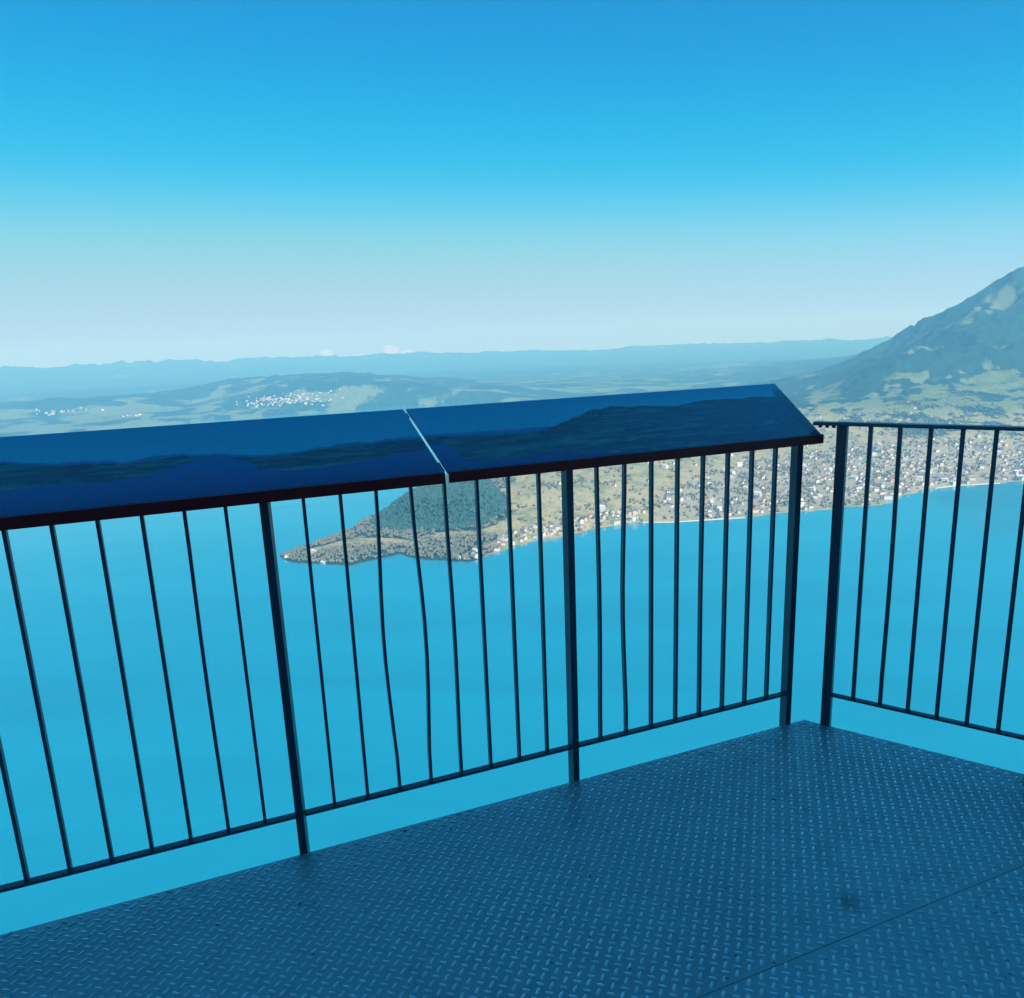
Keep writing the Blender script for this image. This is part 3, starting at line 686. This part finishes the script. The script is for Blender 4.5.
# ------------------------------------------------------------------ haze, clouds, sky, light
hz = MB(); hz.prism([(-26500,-3000),(26500,-3000),(26500,26600),(-26500,26600)], -702, 560); 
t = NT('haze_air'); t.t.nodes.remove(t.b)
pv = t.n('ShaderNodeVolumePrincipled'); pv.inputs['Color'].default_value = (HAZE_COL) + (1,)
pv.inputs['Density'].default_value = HAZE_D; pv.inputs['Anisotropy'].default_value = 0.0; pv.inputs['Absorption Color'].default_value = HAZE_ABS + (1,)
t.l(pv.outputs[0], t.out.inputs['Volume'])
hzo = tag(hz.build('haze', t.m), 'pale blue haze in the air over the lake', 'haze', kind='stuff')

def m_cloud():
    t = NT('cloud_vapour'); t.t.nodes.remove(t.b)
    v = t.n('ShaderNodeVolumePrincipled'); v.inputs['Color'].default_value = (.98,.98,.98,1); v.inputs['Density'].default_value = .005
    t.l(v.outputs[0], t.out.inputs['Volume']); return t.m
mc = m_cloud()
def cloud(az, el, dist, w, hgt, seed, label):
    rnd = random.Random(seed); d = dist
    c = Vector((d*math.sin(math.radians(az)), d*math.cos(math.radians(az)), d*math.tan(math.radians(el))))
    bm = bmesh.new()
    for q in range(9):                                             # overlapping puffs, tallest in the middle
        f = rnd.uniform(-1, 1); rr_ = hgt*rnd.uniform(.28,.5)*(1.15-.6*abs(f)); cc = Vector((f*w, rnd.uniform(-.4,.4)*w, hgt*rnd.uniform(-.15,.55)*(1-abs(f))))
        g = bmesh.ops.create_icosphere(bm, subdivisions=3, radius=1.0)
        for v in g['verts']:
            u = v.co.copy(); s = .75+.55*fbm(np.array([u.x*1.7+q*3.1]), np.array([u.z*1.7+u.y*1.3+seed*2.0]), seed, 4)[0]
            v.co = cc+Vector((u.x*rr_*1.25*s, u.y*rr_*s, u.z*rr_*s))
    me = bpy.data.meshes.new('cloud'); bm.to_mesh(me); bm.free()
    o = link('cloud', me, mc); o.location = c
    tag(o, label, 'cloud', 'small clouds over the far hills')
cloud(-8.9, -.28, 29000, 230, 380, 3, 'small bright white cloud, the brightest of the few above the far hills')
cloud(-7.7, -.42, 29300, 280, 260, 5, 'faint small cloud just right of the brightest white one')
cloud(-13.7, -.20, 29500, 300, 260, 9, 'faint pale cloud farthest left above the far hills')
cloud(-11.6, -.45, 29800, 460, 240, 12, 'faint wide cloud between the leftmost cloud and the bright one')

SUN_AZ, SUN_EL = 160.0, 42.0                                       # azimuth clockwise from the view direction (+Y)
sun = bpy.data.lights.new('sun', 'SUN'); sun.energy = SUN_E; sun.angle = math.radians(.5); sun.color = (1.0,.95,.87)
so = bpy.data.objects.new('sun', sun); COL.objects.link(so)
sd_ = Vector((math.sin(math.radians(SUN_AZ))*math.cos(math.radians(SUN_EL)), math.cos(math.radians(SUN_AZ))*math.cos(math.radians(SUN_EL)), math.sin(math.radians(SUN_EL))))
so.rotation_euler = sd_.to_track_quat('Z', 'Y').to_euler(); so.location = sd_*30
w = bpy.data.worlds.new('World'); SC.world = w; w.use_nodes = True; nt = w.node_tree
bg = nt.nodes['Background']; bg.inputs['Strength'].default_value = SKY_S
sky = nt.nodes.new('ShaderNodeTexSky'); sky.sky_type = 'NISHITA'; sky.sun_disc = False
sky.sun_elevation = math.radians(SUN_EL); sky.sun_rotation = math.radians(SUN_AZ); sky.altitude = 1100
sky.air_density = SKY_AIR[0]; sky.dust_density = SKY_AIR[1]; sky.ozone_density = SKY_AIR[2]
tc = nt.nodes.new('ShaderNodeTexCoord'); sx = nt.nodes.new('ShaderNodeSeparateXYZ'); cx = nt.nodes.new('ShaderNodeCombineXYZ')
mx = nt.nodes.new('ShaderNodeMath'); mx.operation = 'MAXIMUM'; mx.inputs[1].default_value = .0028
nt.links.new(tc.outputs['Generated'], sx.inputs[0])
nt.links.new(sx.outputs[0], cx.inputs[0]); nt.links.new(sx.outputs[1], cx.inputs[1]); nt.links.new(sx.outputs[2], mx.inputs[0]); nt.links.new(mx.outputs[0], cx.inputs[2])
nt.links.new(cx.outputs[0], sky.inputs['Vector'])
def scaled(sock, k):
    v_ = nt.nodes.new('ShaderNodeVectorMath'); v_.operation = 'SCALE'; v_.inputs['Scale'].default_value = k; nt.links.new(sock, v_.inputs[0]); return v_.outputs[0]
cv = nt.nodes.new('ShaderNodeRGBCurve'); nt.links.new(scaled(sky.outputs[0], .1), cv.inputs['Color'])
for ch, pts_ in zip(cv.mapping.curves[:3], SKY_CURVE):
    while len(ch.points) < len(pts_): ch.points.new(.5,.5)
    for q_, (x_, y_) in zip(ch.points, pts_): q_.location = (x_, y_); q_.handle_type = 'AUTO_CLAMPED'
cv.mapping.update()
nt.links.new(scaled(cv.outputs['Color'], 10.0), bg.inputs['Color'])

# ------------------------------------------------------------------ camera and render settings
fpx, pit, rol = 716.4, math.radians(12.1629), math.radians(-2.3135)
Rv = Vector((1,0,0)); Uv = Vector((0,math.sin(pit),math.cos(pit))); Fv = Vector((0,math.cos(pit),-math.sin(pit)))
cr, sr = math.cos(rol), math.sin(rol)
CX = cr*Rv+sr*Uv; CY = -sr*Rv+cr*Uv
cam = bpy.data.cameras.new('camera'); co = bpy.data.objects.new('camera', cam); COL.objects.link(co)
cam.sensor_fit = 'HORIZONTAL'; cam.sensor_width = 36; cam.lens = fpx/1024*36; cam.clip_start = .05; cam.clip_end = 90000
mw = Matrix((CX, CY, -Fv)).transposed().to_4x4(); mw.translation = Vector((0,0,1.5)); co.matrix_world = mw
SC.camera = co
vs = SC.view_settings; vs.view_transform = 'Standard'; vs.look = 'None'; vs.gamma = 1; vs.exposure = EXPO; vs.use_curve_mapping = False
cy = SC.cycles; cy.max_bounces = 5; cy.diffuse_bounces = 3; cy.glossy_bounces = 3; cy.volume_bounces = 1; cy.caustics_reflective = False; cy.caustics_refractive = False
cy.sample_clamp_indirect = 6; cy.use_denoising = True; cy.volume_max_steps = 256
